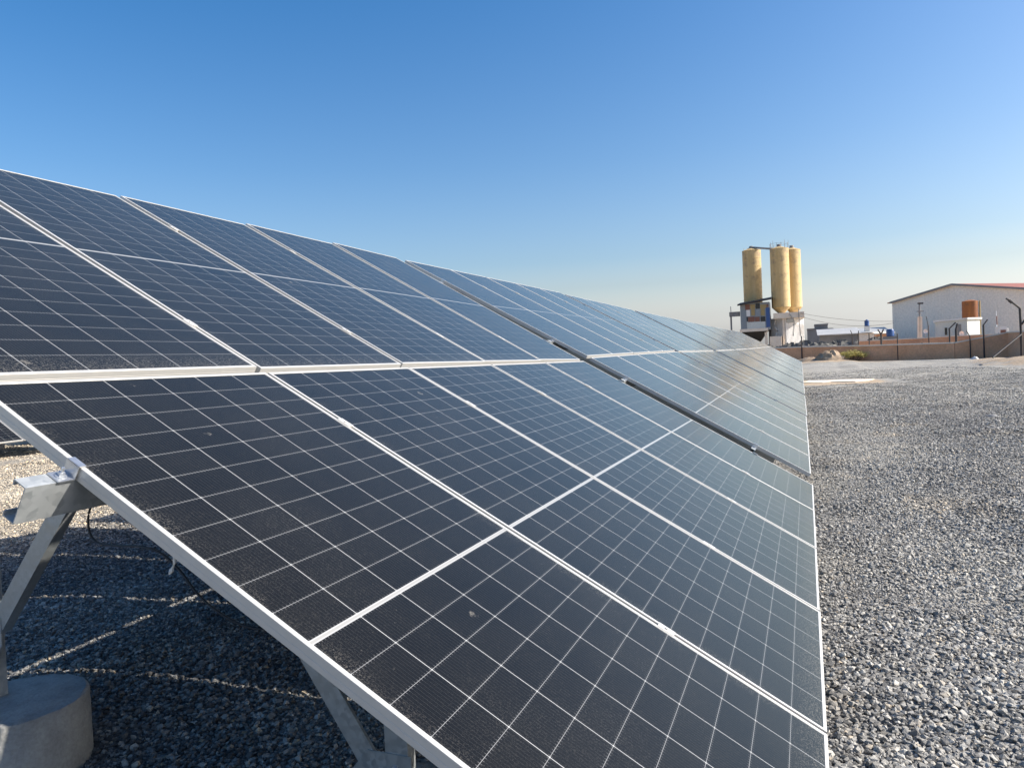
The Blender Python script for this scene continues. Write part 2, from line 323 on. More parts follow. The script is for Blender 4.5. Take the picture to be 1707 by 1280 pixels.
def track(x, y):
    c = 2.6 + 0.16 * y + 0.9 * np.sin(y / 9.0)
    c2_ = 5.2 - 0.02 * y + 1.3 * np.sin(y / 14.0 + 1)
    f = lambda cc: np.exp(-((np.abs(x - cc) - 0.85) / 0.24) ** 2)
    return np.maximum(f(c), 0.7 * f(c2_)) * np.clip((y - 5) / 6, 0, 1)
def dust_and_shade(x, y):
    d = 0.30 + 0.20 * field(x, y, 4, [(7, 1), (2.6, 0.8), (0.9, 0.5)]) + 0.014 * np.clip(y - 3, 0, 40) + 0.38 * track(x, y) + 0.3 * np.clip((-x - 7) / 2, 0, 1)
    d = d - 0.45 * np.clip((x + 7.6) / 0.8, 0, 1) * np.clip((-0.3 - x) / 0.8, 0, 1)             # shade under the panels, painted into the gravel colour
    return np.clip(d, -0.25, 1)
gx = axis(-1500, 1500, -11, 15, 0.16); gy = axis(-300, 3000, -2, 16, 0.16, 1.03)
GX, GY = np.meshgrid(gx, gy); GZ = gz(GX, GY)
vs_ = np.stack([GX, GY, GZ], -1).reshape(-1, 3); nx, ny = len(gx), len(gy)
ii = (np.arange(ny - 1)[:, None] * nx + np.arange(nx - 1)[None, :]).reshape(-1)
fc = np.stack([ii, ii + 1, ii + 1 + nx, ii + nx], -1)
me = bpy.data.meshes.new('ground'); me.from_pydata(vs_.tolist(), [], fc.tolist()); me.materials.append(M['ground'])
me.polygons.foreach_set('use_smooth', [True] * len(me.polygons))
def earth(x, y):
    d1 = 1.35 - np.sqrt(((x - 13.6) / 5.2) ** 2 + ((y - 48) / 13.5) ** 2)          # dirt patch in front of the right wall
    d2 = (y - (67.4 - 0.45 * x + 0.8 * np.sin(0.9 * x))) / 2.6                                            # beyond the gravel bed
    d3 = 1.35 - np.sqrt(((x - 1.0) / 2.6) ** 2 + ((y - 33.6) / 2.5) ** 2)        # round the slab
    d4 = 1.3 - np.sqrt(((x - 1.4) / 3.0) ** 2 + ((y - 68) / 2.4) ** 2)
    return np.clip(np.maximum.reduce([d1, d2, d3, d4]), 0, 1)
at_e = me.attributes.new('earth', 'FLOAT', 'POINT'); at_e.data.foreach_set('value', earth(vs_[:, 0], vs_[:, 1]).astype(np.float32))
at_d = me.attributes.new('dust', 'FLOAT', 'POINT'); at_d.data.foreach_set('value', dust_and_shade(vs_[:, 0], vs_[:, 1]).astype(np.float32))  # dust where positive, painted under-panel shade where negative
go = bpy.data.objects.new('ground', me); COL.objects.link(go); tag(go, kind='structure')

# ------------------------------------------------------------ loose gravel (stuff)
def stone_mesh(k):
    import bmesh
    r = random.Random(k); bm = bmesh.new()
    ax = Vector((1.05 + 0.35 * r.random(), 0.8 + 0.25 * r.random(), 0.62 + 0.3 * r.random()))
    for q in range(13):
        d = Vector((r.gauss(0, 1), r.gauss(0, 1), r.gauss(0, 1))).normalized() * r.uniform(0.82, 1.08); bm.verts.new((d.x * ax.x, d.y * ax.y, d.z * ax.z))
    bmesh.ops.convex_hull(bm, input=bm.verts)
    me_ = bpy.data.meshes.new('stone_shape'); bm.to_mesh(me_); bm.free(); me_.materials.append(M['stone']); return me_
def scatter(x0, x1, y0, y1, dens):
    n = int((x1 - x0) * (y1 - y0) * dens); return np.stack([rng.uniform(x0, x1, n), rng.uniform(y0, y1, n)], -1)
P = []
fw2 = np.array([FW.x, FW.y]); fw2 /= np.linalg.norm(fw2); rt2 = np.array([fw2[1], -fw2[0]]); c2 = np.array([CAM.x, CAM.y])
for (a, b) in ((0.6, 5.0), (5.0, 9.0), (9.0, 15.0), (15.0, 24.0), (24.0, 46.0)):
    f_d = lambda e: 4600 * np.minimum(1.0, (5.0 / e) ** 1.45) * np.clip((46 - e) / 22, 0, 1) ** 0.7
    top = f_d(a) + 1; r_ = b * 1.45 + 1
    q = scatter(-min(r_, 24), min(r_, 24), -2.2, b * 1.3, top); d = q - c2; dep = d @ fw2; lat = d @ rt2
    k = (dep > a) & (dep <= b) & (np.abs(lat) < dep * 0.74 + 2.4) & (rng.uniform(0, 1, len(q)) * top < f_d(np.maximum(dep, 0.1)))
    q = q[k]
    # under the panels only the part that the low near edge leaves open is in view
    hid = (q[:, 0] < -0.25) & (q[:, 0] > -4.4) & (q[:, 1] > 8.5)
    P.append(q[~hid & ~((q[:, 1] > 14) & (q[:, 0] < -1))])
P = np.concatenate(P); P = P[earth(P[:, 0], P[:, 1]) < 0.3]
dd_ = np.hypot(P[:, 0] - CAM.x, P[:, 1] - CAM.y)
sz = np.clip(rng.lognormal(math.log(0.0087) + 0.16 * field(P[:, 0], P[:, 1], 21, [(3.5, 1), (1.2, 0.6)]), 0.36, len(P)), 0.004, 0.020) * np.clip(1 + (dd_ - 9) / 30, 1, 1.5)
sv = np.stack([P[:, 0], P[:, 1], gz(P[:, 0], P[:, 1]) + sz * rng.uniform(0.0, 0.75, len(P))], -1)
sm = bpy.data.meshes.new('gravel_stones'); sm.vertices.add(len(sv)); sm.vertices.foreach_set('co', sv.astype(np.float32).ravel())
sa = sm.attributes.new('size', 'FLOAT', 'POINT'); sa.data.foreach_set('value', sz.astype(np.float32)); sd_ = sm.attributes.new('dust', 'FLOAT', 'POINT'); sd_.data.foreach_set('value', np.clip(dust_and_shade(P[:, 0], P[:, 1]) + rng.normal(0, 0.08, len(P)), -0.25, 1).astype(np.float32)); sm.update()  # per stone
gs = bpy.data.objects.new('gravel_stones', sm); COL.objects.link(gs)
tag(gs, 'loose grey crushed stone covering the ground around the panels', 'gravel', kind='stuff')
ng = bpy.data.node_groups.new('gravel_scatter', 'GeometryNodeTree')
ng.interface.new_socket('Geometry', in_out='INPUT', socket_type='NodeSocketGeometry'); ng.interface.new_socket('Geometry', in_out='OUTPUT', socket_type='NodeSocketGeometry')
gi = ng.nodes.new('NodeGroupInput'); gout = ng.nodes.new('NodeGroupOutput')
mtp = ng.nodes.new('GeometryNodeMeshToPoints'); iop = ng.nodes.new('GeometryNodeInstanceOnPoints'); jn = ng.nodes.new('GeometryNodeJoinGeometry')
for k in range(9):
    so_ = bpy.data.objects.new('stone_shape', stone_mesh(k)); oi = ng.nodes.new('GeometryNodeObjectInfo'); oi.inputs['Object'].default_value = so_
    oi.inputs['As Instance'].default_value = True; ng.links.new(oi.outputs['Geometry'], jn.inputs[0])
rv = ng.nodes.new('FunctionNodeRandomValue'); rv.data_type = 'FLOAT_VECTOR'; rv.inputs[0].default_value = (-0.5, -0.5, 0); rv.inputs[1].default_value = (0.5, 0.5, 6.283)
na = ng.nodes.new('GeometryNodeInputNamedAttribute'); na.data_type = 'FLOAT'; na.inputs['Name'].default_value = 'size'
ng.links.new(gi.outputs[0], mtp.inputs['Mesh']); ng.links.new(mtp.outputs[0], iop.inputs['Points']); ng.links.new(jn.outputs[0], iop.inputs['Instance'])
iop.inputs['Pick Instance'].default_value = True
ng.links.new(rv.outputs[0], iop.inputs['Rotation']); ng.links.new(na.outputs[0], iop.inputs['Scale']); ng.links.new(iop.outputs[0], gout.inputs[0])
mod = gs.modifiers.new('scatter', 'NODES'); mod.node_group = ng

# ------------------------------------------------------------ solar panels on their tables
PW, PL, PITCH, GAP, TH = 1.134, 2.382, 1.154, 0.042, 0.035
V2 = PL + GAP
def ring(prof):
    """frame profile (inset, z) carried round the rectangle with mitred corners"""
    b = MB(); n = len(prof); vs = []
    for d, z in prof: vs += [(d, d, z), (PW - d, d, z), (PW - d, PL - d, z), (d, PL - d, z)]
    fs = []
    for i in range(n):
        j = (i + 1) % n
        fs += [(i * 4 + k, i * 4 + (k + 1) % 4, j * 4 + (k + 1) % 4, j * 4 + k) for k in range(4)]
    b.add(vs, fs); return b
frame_me = ring([(0.0009, 0), (0.0112, 0), (0.012, -0.0006), (0.012, -0.0022), (0.0028, -0.0022), (0.0028, -0.0325), (0.024, -0.0325), (0.024, -TH), (0, -TH), (0, -0.021), (0.0006, -0.0205), (0.0006, -0.0195), (0, -0.019), (0, -0.0009)]).mesh('frame', M['alu'])
b = MB(); b.add([(0.0035, 0.0035, -0.0016), (PW - 0.0035, 0.0035, -0.0016), (PW - 0.0035, PL - 0.0035, -0.0016), (0.0035, PL - 0.0035, -0.0016)], [(0, 1, 2, 3)], 0)
b.add([(0.0035, 0.0035, -0.0070), (PW - 0.0035, 0.0035, -0.0070), (PW - 0.0035, PL - 0.0035, -0.0070), (0.0035, PL - 0.0035, -0.0070)], [(3, 2, 1, 0)], 1)
glass_me = bpy.data.meshes.new('glass'); glass_me.from_pydata(b.v, [], b.f); glass_me.materials.append(M['cells']); glass_me.materials.append(M['backsheet']); glass_me.polygons.foreach_set('material_index', b.mi)
def table_matrix(u0, x0, z0, slope, tilt, dxdu):
    u = Vector((dxdu, math.cos(slope), math.sin(slope))).normalized()
    v = Vector((-math.cos(tilt), 0, math.sin(tilt))); v = (v - u * u.dot(v)).normalized(); n = u.cross(v)
    if n.z < 0: n = -n
    return Matrix(((u.x, v.x, n.x, x0), (u.y, v.y, n.y, u0), (u.z, v.z, n.z, z0), (0, 0, 0, 1)))
ORD = ['first', 'second', 'third', 'fourth', 'fifth', 'sixth', 'seventh', 'eighth', 'ninth']
def panel(Mt, col, row, label, group, swing=0.0, lift=0.0):
    e = bpy.data.objects.new('solar_panel', None); e.empty_display_size = 0.2; COL.objects.link(e); tag(e, label, 'solar panel', group)
    j = Matrix.Rotation(R(random.uniform(-0.09, 0.09)), 4, 'X') @ Matrix.Rotation(R(random.uniform(-0.07, 0.07)), 4, 'Y')
    off = Matrix.Translation((col * PITCH + random.uniform(-.0015, .0015), row * V2 + random.uniform(-.002, .002), random.uniform(-.0012, .0012)))
    ctr = Matrix.Translation((PW / 2, PL / 2, 0))
    bot = Matrix.Translation((PW / 2, 0, 0))
    e.matrix_world = Mt @ off @ bot @ Matrix.Rotation(-swing / PL, 4, 'Z') @ Matrix.Rotation(lift / PL, 4, 'X') @ bot.inverted() @ ctr @ j @ ctr.inverted()
    for nm, me_ in (('frame', frame_me), ('glass', glass_me)):
        o = bpy.data.objects.new(nm, me_); COL.objects.link(o); o.parent = e

PUR = (0.554, 1.958, 2.83, 4.27); PH, PB, PT = 0.10, 0.042, 0.003
FR_U = (0.90, 2.885, 4.87)
def c_prof(h, b_, t, lip=0.0):
    """C section: web along -y from 0 to -h at x=0, flanges towards +x"""
    p = [(0, 0), (b_, 0), (b_, -lip - t), (b_ - t, -lip - t), (b_ - t, -t), (t, -t), (t, -h + t), (b_ - t, -h + t), (b_ - t, -h + lip + t), (b_, -h + lip + t), (b_, -h), (0, -h)]
    return p
def rack_parts(tilt, clamps):
    st, ct = math.sin(tilt), math.cos(tilt)
    def w(X, Z): return (-X * ct + Z * st, X * st + Z * ct)          # world offset (X right, Z up) -> (v, n)
    def pt(u, X, Z): v, n = w(X, Z); return Vector((u, v, n))
    parts = []; subs = {}
    for v in PUR:                                                     # purlins along the row
        m = MB(); m.sweep(c_prof(PH, PB, PT, 0.012), (-0.125, v - 0.018, -TH - 0.0005), (5 * PITCH + 0.10, v - 0.018, -TH - 0.0005), (0, 1, 0), (0, 0, 1)); parts.append(('purlin', m, 'galv'))
    n_r = -TH - PH - 0.002
    for u in FR_U:
        m = MB(); m.sweep(c_prof(0.11, 0.05, 0.004, 0.012), (u, 0.30, n_r), (u, 4.55, n_r), (1, 0, 0), (0, 0, 1)); parts.append(('rafter', m, 'galv'))
        def raf(X): return Vector((u + 0.025, (-X) / ct, n_r - 0.055)) # point in the rafter below world X (approx.)
        # posts on footings, braces up to the rafter (given as the two ends of the brace's upper edge), gusset plates
        for Xp, Xf, zf, e0, e1, sd, plate in (
                (-1.385, -1.40, -0.34, (-1.47, -0.315), (-2.42, 1.10), (0.829, 0.559), [(-1.60, -0.27), (-1.43, -0.37), (-1.325, -0.37), (-1.325, -0.155), (-1.50, -0.155)]),
                (-3.505, -3.36, -0.22, (-3.475, 0.13), (-2.62, 1.157), (0.768, -0.64), [(-3.545, -0.10), (-3.46, -0.10), (-3.40, 0.03), (-3.40, 0.15), (-3.545, 0.15)])):
            hz = Vector(pt(0, 1, 0)); up = Vector((0, st, ct)); zt = (-Xp) * math.tan(tilt) - 0.29
            m = MB(); m.sweep(c_prof(0.09, 0.05, 0.004, 0.012), pt(u, Xp + 0.045, -0.75), pt(u, Xp + 0.045, zt), (1, 0, 0), tuple(hz)); parts.append(('post', m, 'galv'))
            m = MB(); m.lathe((0, 0, 0), [(0.292, zf - 0.6), (0.292, zf - 0.016), (0.286, zf - 0.005), (0.276, zf)], 48)
            base = pt(u + 0.012, Xf, 0); rj = random.Random(int(u * 100)); m.v = [tuple(base + (Vector((1, 0, 0)) * a + hz * b_) * (1 + rj.gauss(0, 0.006)) + up * (c + rj.gauss(0, 0.0022))) for a, b_, c in m.v]
            parts.append(('concrete_footing', m, 'concrete'))
            sv = hz * sd[0] + up * sd[1]
            m = MB(); m.sweep(c_prof(0.083, 0.05 if sd[1] < 0 else 0.012, 0.004, 0.0), pt(u, *e0), pt(u, *e1), (1, 0, 0), tuple(-sv)); parts.append(('brace', m, 'galv'))
            m = MB(); m.prism([pt(u - 0.0052, *p) for p in plate], (0.005, 0, 0)); gi_ = len(parts); parts.append(('gusset_plate', m, 'galv'))
            if clamps == 2 and u < 1:
                cx = sum(p[0] for p in plate) / 5; cz = sum(p[1] for p in plate) / 5
                for bx, bz in ((-0.055, -0.01), (0.045, -0.01), (0.03, -0.075), (0.045, 0.06)):
                    q = pt(u - 0.005, cx + bx, cz + bz); m = MB(); m.tube([q, q - Vector((0.004, 0, 0))], 0.0125, 14); m.tube([q - Vector((0.004, 0, 0)), q - Vector((0.013, 0, 0))], 0.009, 6); subs.setdefault(gi_, []).append(('bolt', m, 'bolt'))
    if clamps:
        for v in PUR:
            for k in range(6):
                if k in (0, 5):
                    s = -1 if k == 0 else 1; u = k * PITCH - 0.010 if k == 0 else 4 * PITCH + PW + 0.010
                    m = MB()                                         # end clamp: foot on the purlin, upright, lip over the frame, bolt
                    m.box((min(u - s * 0.003, u + s * 0.038), v - 0.022, -TH + 0.0005), (max(u - s * 0.003, u + s * 0.038), v + 0.022, -TH + 0.004))
                    m.box((min(u - s * 0.006, u - s * 0.003), v - 0.022, -TH + 0.0005), (max(u - s * 0.006, u - s * 0.003), v + 0.022, 0.0042))
                    m.box((min(u - s * 0.024, u - s * 0.003), v - 0.022, 0.0015), (max(u - s * 0.024, u - s * 0.003), v + 0.022, 0.0042))
                    parts.append(('end_clamp', m, 'bolt')); m = MB(); c = Vector((u + s * 0.018, v, -TH + 0.004))
                    m.tube([c, c + Vector((0, 0, 0.0025))], 0.014, 16); m.tube([c, c + Vector((0, 0, 0.011))], 0.0085, 6); m.tube([c, c + Vector((0, 0, 0.024))], 0.004, 8)
                    subs.setdefault(len(parts) - 1, []).append(('bolt', m, 'bolt'))
                else:
                    u = k * PITCH - 0.010; m = MB()
                    m.box((u - 0.017, v - 0.030, 0.0012), (u + 0.017, v + 0.030, 0.0026)); m.box((u - 0.0085, v - 0.030, -0.018), (u + 0.0085, v + 0.030, 0.0012))
                    m.tube([(u, v, 0.0026), (u, v, 0.0065)], 0.0065, 6)
                    parts.append(('mid_clamp', m, 'alu'))
    return parts, subs
RACK = {}
def rack(Mt, tilt, label, clamps, group):
    key = (round(tilt, 4), clamps)
    if key not in RACK:
        pp, ss = rack_parts(tilt, clamps); mk = lambda q: (q[0], q[1].mesh(q[0], M[q[2]], 30 if q[0] == 'concrete_footing' else False))
        RACK[key] = [(mk(q), [mk(w) for w in ss.get(i, [])]) for i, q in enumerate(pp)]
    e = bpy.data.objects.new('mounting_rack', None); e.empty_display_size = 0.3; COL.objects.link(e); tag(e, label, 'mounting rack', group); e.matrix_world = Mt
    for (n, me_), sub in RACK[key]:
        o = bpy.data.objects.new(n, me_); COL.objects.link(o); o.parent = e
        for n2, me2 in sub:
            o2 = bpy.data.objects.new(n2, me2); COL.objects.link(o2); o2.parent = o

Z0 = [0.0, -0.025, -0.027, -0.06, -0.072, -0.08, -0.08, -0.07, -0.06, -0.05]
for k in range(9):
    u0 = [0.0, 6.13, 12.20][k] if k < 3 else 12.38 + 6.19 * (k - 2)
    xo = lambda u: -0.0065 * max(0.0, u - 8)
    slope = -0.0113 if k == 0 else (0.002 if k == 1 else (Z0[k + 1] - Z0[k]) / 6.19)
    tilt = R(30.0) if k == 0 else R(29.7)
    Mt = table_matrix(u0, xo(u0) - (0.0 if k == 0 else 0.012), Z0[k], slope, tilt, -0.0065 if k else 0.0)
    tn = 'nearest table' if k == 0 else ('farthest table of the row' if k == 8 else '%s table of the row' % ORD[k])
    for row in (0, 1):
        for c in range(5):
            panel(Mt, c, row, 'dark panel, %s from the near end, %s row, %s' % (ORD[c], ('lower', 'upper')[row], tn), 'solar panels of the long row', *(([-0.022, -0.008, 0.010, 0.024, 0.040][c], [-0.010, -0.004, 0.002, 0.010, 0.018][c]) if k == 0 and row == 1 else (0, 0)))
    rack(Mt, tilt, 'galvanised rack on concrete footings under the %s' % tn, 2 if k == 0 else (1 if k < 3 else 0), 'racks under the long row of solar panels')
# the next row behind, seen under the near edge of the first
Mr = table_matrix(10.17 - PITCH * 3, -16.6, -0.10, 0.0, R(30), 0.0)
for row in (0, 1):
    for c in range(5):
        panel(Mr, c, row, 'dark panel, %s from the near end, %s row, table behind the row' % (ORD[c], ('lower', 'upper')[row]), 'solar panels of the row behind')
rack(Mr, R(30), 'galvanised rack under the table behind the row', 0, 'racks under the row behind')

Mr2 = table_matrix(10.17 - PITCH * 3 + 6.19, -16.64, -0.11, 0.0, R(30), 0.0)
for row in (0, 1):
    for c in range(5):
        panel(Mr2, c, row, 'dark panel, %s from the near end, %s row, second table behind the row' % (ORD[c], ('lower', 'upper')[row]), 'solar panels of the row behind')
rack(Mr2, R(30), 'galvanised rack under the second table behind the row', 0, 'racks under the row behind')

# black cable slung under the near edge of the first panel, with its white tie
def on_y(px, py, y): return at(px, py, y)
pts = [on_y(178, 806, 0.16), on_y(158, 832, 0.15), on_y(149, 852, 0.15), on_y(147, 872, 0.15), on_y(152, 893, 0.15), on_y(166, 905, 0.15), on_y(196, 909, 0.15), on_y(236, 911, 0.15), on_y(270, 923, 0.15), on_y(300, 951, 0.15), on_y(328, 988, 0.15), on_y(360, 1017, 0.15), on_y(400, 1040, 0.16), on_y(440, 1048, 0.18), on_y(490, 1040, 0.22)]
def smooth(pts, n=6):
    out = []
    for i in range(len(pts) - 1):
        p0, p1, p2, p3 = pts[max(i - 1, 0)], pts[i], pts[i + 1], pts[min(i + 2, len(pts) - 1)]
        for k in range(n):
            t = k / n; out.append(0.5 * ((2 * p1) + (p2 - p0) * t + (2 * p0 - 5 * p1 + 4 * p2 - p3) * t * t + (3 * p1 - p0 - 3 * p2 + p3) * t ** 3))
    return out + [pts[-1]]
m = MB(); m.tube(smooth(pts), 0.0032, 8)
cb = m.build('cable', M['cable'], smooth=True); tag(cb, 'thin black cable looping down under the edge of the nearest panel', 'cable')
q = on_y(291, 938, 0.10); m = MB(); m.tube([q + Vector((0, 0, 0.03)), q, q + Vector((-0.012, 0, -0.02)), q + Vector((-0.02, 0, -0.03))], [0.003, 0.004, 0.006, 0.002], 6)
m.build('cable_tie', M['tie'], cb)

# ------------------------------------------------------------ boundary walls
def wall2(name, pts, label):
    """pts: (x, y, top z); built as upright slabs from below the ground to the top"""
    t = thing(name, label, 'wall', (pts[0][0], pts[0][1], -H)); o = Vector(t.location); m = MB(); c = MB(); pr = MB()
    for (x0, y0, z0), (x1, y1, z1) in zip(pts, pts[1:]):
        d = Vector((x1 - x0, y1 - y0, 0)).normalized(); n = Vector((-d.y, d.x, 0))
        for bld, th, za, zb in ((m, 0.11, None, 0.0), (c, 0.17, 0.0, 0.10)):
            p = []
            for z_lo in (True, False):
                for s, (x, y, z) in ((-1, (x0, y0, z0)), (-1, (x1, y1, z1)), (1, (x1, y1, z1)), (1, (x0, y0, z0))):
                    zz = (-H - 0.5 if za is None else z + za) if z_lo else z + zb
                    p.append(Vector((x, y, zz)) + n * th * s - o)
            bld.hexa(p)
        L_ = math.hypot(x1 - x0, y1 - y0)
        for k in range(1, int(L_ / 3.2)):
            f = k * 3.2 / L_; x, y, z = x0 + (x1 - x0) * f, y0 + (y1 - y0) * f, z0 + (z1 - z0) * f
            cc = Vector((x, y, 0)) - o
            p = [cc + d * a * 0.16 + n * b_ * 0.145 + Vector((0, 0, (-H - 0.5 if lo else z - 0.004))) for lo in (1, 0) for a, b_ in ((-1, -1), (1, -1), (1, 1), (-1, 1))]
            pr.hexa(p)
    m.build('wall_face', M['mud'], t); c.build('coping', M['coping'], t); pr.build('pier', M['mud'], t)
    return t
def wl(px, py, Y): p = at(px, py, Y); return (p.x, p.y, p.z)
wall2('boundary_wall', [(-14, 78.1, 0.95), (-0.2, 71.3, 0.90), wl(1432, 577.5, 69.1), wl(1530, 574.5, 67), wl(1592, 572.5, 65.4), (14.2, 64.3, 1.28), (14.7, 36, 1.30)], 'brown rendered boundary wall with pale coping along the far edge of the gravel')
wall2('boundary_wall', [wl(1431, 569.5, 86), wl(1529, 565.0, 84), wl(1582, 561.5, 82), wl(1699, 556.0, 78), wl(1850, 549, 74)], 'taller brown wall standing behind the boundary wall, in front of the warehouse')

# fence posts on the wall
def fpost(px, top, Y, arms, label, lean=0.0, r=0.045, base=None):
    g = at(px, 598, Y); z1 = at(px, top, Y).z; t = thing('fence_post', label, 'fence post', (g.x, g.y, -H - 0.1), 'fence posts along the boundary wall')
    m = MB(); hgt = z1 + H + 0.1; m.tube([(0, 0, 0), (lean * hgt, 0, hgt)], r, 8); m.build('post', M['darkpost'], t, smooth=True)
    for dx, dz in arms:
        m = MB(); m.tube([(lean * hgt, 0, hgt - 0.03), (lean * hgt + dx, 0.05, hgt + dz)], r * 0.8, 8); m.build('arm', M['darkpost'], t, smooth=True)
    return t
fpost(1337, 560, 71.2, [], 'thin dark post in front of the wall, nearest the far end of the panels', r=0.05)
fpost(1399, 571, 70.3, [], 'short dark post in front of the earth heap beside the yellow bush')
fpost(1422, 557, 70.0, [(-0.12, 0.35)], 'dark post with a bent top behind the yellow bush, nearer the heap')
fpost(1432, 557, 69.6, [(0.05, 0.3)], 'dark post standing close to its neighbour behind the yellow bush')
fpost(1450, 556, 69.0, [], 'plain dark post beside the yellow bush, away from the earth heap')
fpost(1470, 557, 68.4, [(-0.22, 0.42), (0.2, 0.40)], 'thick dark post with a forked top midway between bush and warehouse corner', r=0.075)
fpost(1497, 556, 67.6, [], 'slim dark post below the eaves corner of the warehouse')
fpost(1538, 571, 66.8, [], 'short dark post at the foot of the electric pole')
fpost(1550, 542, 80.0, [(-0.12, 0.85)], 'tall thin leaning post between the electric pole and the pale cabin', lean=-0.02)
fpost(1584, 547, 65.6, [(0.45, 0.42)], 'dark post with one slanting arm in front of the pale cabin wall', r=0.06)
fpost(1595, 548, 65.4, [(0.12, 0.4)], 'thick dark post in front of the door of the pale cabin', r=0.085)
fpost(1618, 560, 64.8, [(-0.22, 0.42)], 'dark post with arm bent back towards the pale cabin, below its white end')
fpost(1641, 541, 64.4, [(0.28, 0.36)], 'dark post with a bent arm standing below the orange tank', r=0.06)
t = thing('fence_corner_post', 'heavy black corner post with long bent arm and slanting brace', 'fence post', (at(1703, 600, 47).x, 47, -H - 0.1), None)
o = Vector(t.location)
def rel(px, py, Y): return at(px, py, Y) - o
m = MB(); m.tube([(0, 0, 0), rel(1702, 555, 47), rel(1700, 514, 47)], 0.06, 10); m.build('post', M['darkpost'], t, smooth=True)
m = MB(); m.tube([rel(1700, 514, 47), rel(1686, 503, 47), rel(1677, 497.5, 47)], 0.05, 8); m.tube([rel(1687, 504.5, 47), rel(1682, 500.5, 47)], 0.085, 8); m.build('arm', M['darkpost'], t, smooth=True)
m = MB(); m.tube([rel(1703, 557, 47), rel(1655, 596, 45.5)], 0.045, 8); m.build('brace', M['black'], t, smooth=True)
m = MB(); m.tube([rel(1703, 541, 47), rel(1712, 528, 47)], 0.05, 8); m.build('arm', M['darkpost'], t, smooth=True)

# ------------------------------------------------------------ small things on the gravel, earth heap, bush
g = gz(1.25, 34.2)
poly = [(-0.35, 34.0), (0.6, 33.35), (0.95, 33.9), (1.9, 33.5), (2.45, 34.3), (2.75, 35.0), (1.6, 35.4), (0.7, 35.1), (0.0, 35.3), (-0.5, 34.6)]
m = MB(); m.prism([(x, y, -H - 0.03) for x, y in poly], (0, 0, 0.055)); m.build('concrete_slab', M['coping']); tag(bpy.data.objects['concrete_slab'], 'pale flat concrete slab set in the gravel near the far end of the panels', 'slab')
m = MB()
def lump(mb, c, sx, sy, sz_, seed, n1=14, n2=8):
    r = random.Random(seed); vs = []; fs = []
    for j in range(n2):
        for i in range(n1):
            a = 2 * math.pi * i / n1; f = j / (n2 - 1); rr = (1 - f) ** 0.8 * r.uniform(0.8, 1.2)
            vs.append((c[0] + sx * rr * math.cos(a), c[1] + sy * rr * math.sin(a), c[2] + sz_ * math.sin(f * math.pi / 2) * r.uniform(0.85, 1.1)))
    for j in range(n2 - 1):
        fs += [(j * n1 + i, j * n1 + (i + 1) % n1, (j + 1) * n1 + (i + 1) % n1, (j + 1) * n1 + i) for i in range(n1)]
    fs.append(tuple(range((n2 - 1) * n1, n2 * n1))); fs.append(tuple(range(n1))[::-1]); mb.add(vs, fs)
lump(m, (1.9, 68.0, -H - 0.1), 1.5, 1.0, 1.15, 3, 26, 10); lump(m, (0.3, 68.6, -H - 0.1), 1.6, 0.9, 0.62, 4, 22, 8)
tag(m.build('earth_heap', M['dirt'], smooth=60), 'heap of dug tan earth against the boundary wall beside the yellow bush', 'earth heap')
p = at(1625, 595.5, 58); m = MB(); lump(m, (0, 0, 0), 0.26, 0.18, 0.2, 9); sk = m.build('sack', M['white'], smooth=60); sk.location = (p.x, p.y, float(gz(p.x, p.y)) - 0.03)
tag(sk, 'small white sack lying on the tan dirt by the wall', 'sack')
p = at(1653, 697, 15); d = ray(1653, 697); tt = (-H - CAM.z) / d.z; p = CAM + d * tt
m = MB(); lump(m, (0, 0, 0), 0.16, 0.10, 0.06, 12); sk = m.build('dark_stone', M['block'], smooth=60); sk.location = (p.x, p.y, float(gz(p.x, p.y)) - 0.01)
tag(sk, 'larger dark flat stone lying alone on the gravel at the right', 'stone')
t = thing('bush', 'low yellow green bush with brown stems against the boundary wall', 'bush', (3.6, 68.2, -H)); m = MB(); lf = MB(); r = random.Random(5)
for k in range(70):
    a = r.uniform(0, 6.283); rr = math.sqrt(r.random()); x = 1.15 * rr * math.cos(a); y = 0.5 * rr * math.sin(a); zt = r.uniform(0.7, 1.05) * (1.12 - 0.35 * rr)
    m.tube([(x * 0.45, y * 0.5, 0), (x * 0.8, y * 0.8, zt * 0.6), (x, y, zt)], [0.018, 0.012, 0.006], 5)
    for j in range(34):
        c = Vector((x * r.uniform(0.75, 1.1) + r.gauss(0, 0.11), y + r.gauss(0, 0.11), zt * r.uniform(0.62, 1.06)))
        a1 = Vector((r.gauss(0, 1), r.gauss(0, 1), r.gauss(0, 1))).normalized() * 0.055; a2 = a1.cross(Vector((r.gauss(0, 1), r.gauss(0, 1), r.gauss(0, 1)))).normalized() * 0.028
        lf.add([c - a1, c + a2, c + a1, c - a2], [(0, 1, 2, 3)])
m.build('stem', M['bark'], t); lf.build('foliage', M['leaf'], t)
def heap(name, label, x0, x1, yb, h, seed, mat='rubble', cat='rubble heap'):
    r = random.Random(seed); b = MB(); x = x0
    while x < x1:
        w = r.uniform(1.5, 2.6); lump(b, (x, yb + r.uniform(-1, 1), -H - 0.3), w * 1.25, 1.9, h * r.uniform(0.78, 1.0), r.randint(1, 999), 26, 11); x += w * 0.85
    o = b.build(name, M[mat], smooth=50); return tag(o, label, cat)
heap('rubble_heap', 'long low heap of grey rubble behind the boundary wall right of the silos', at(1318, 570, 92).x, at(1462, 570, 92).x, 92, 2.5, 3)
heap('rubble_heap', 'heap of dark rubble and scrap at the foot of the silo plant', at(1262, 575, 103).x, at(1352, 575, 103).x, 103, 2.1, 8)

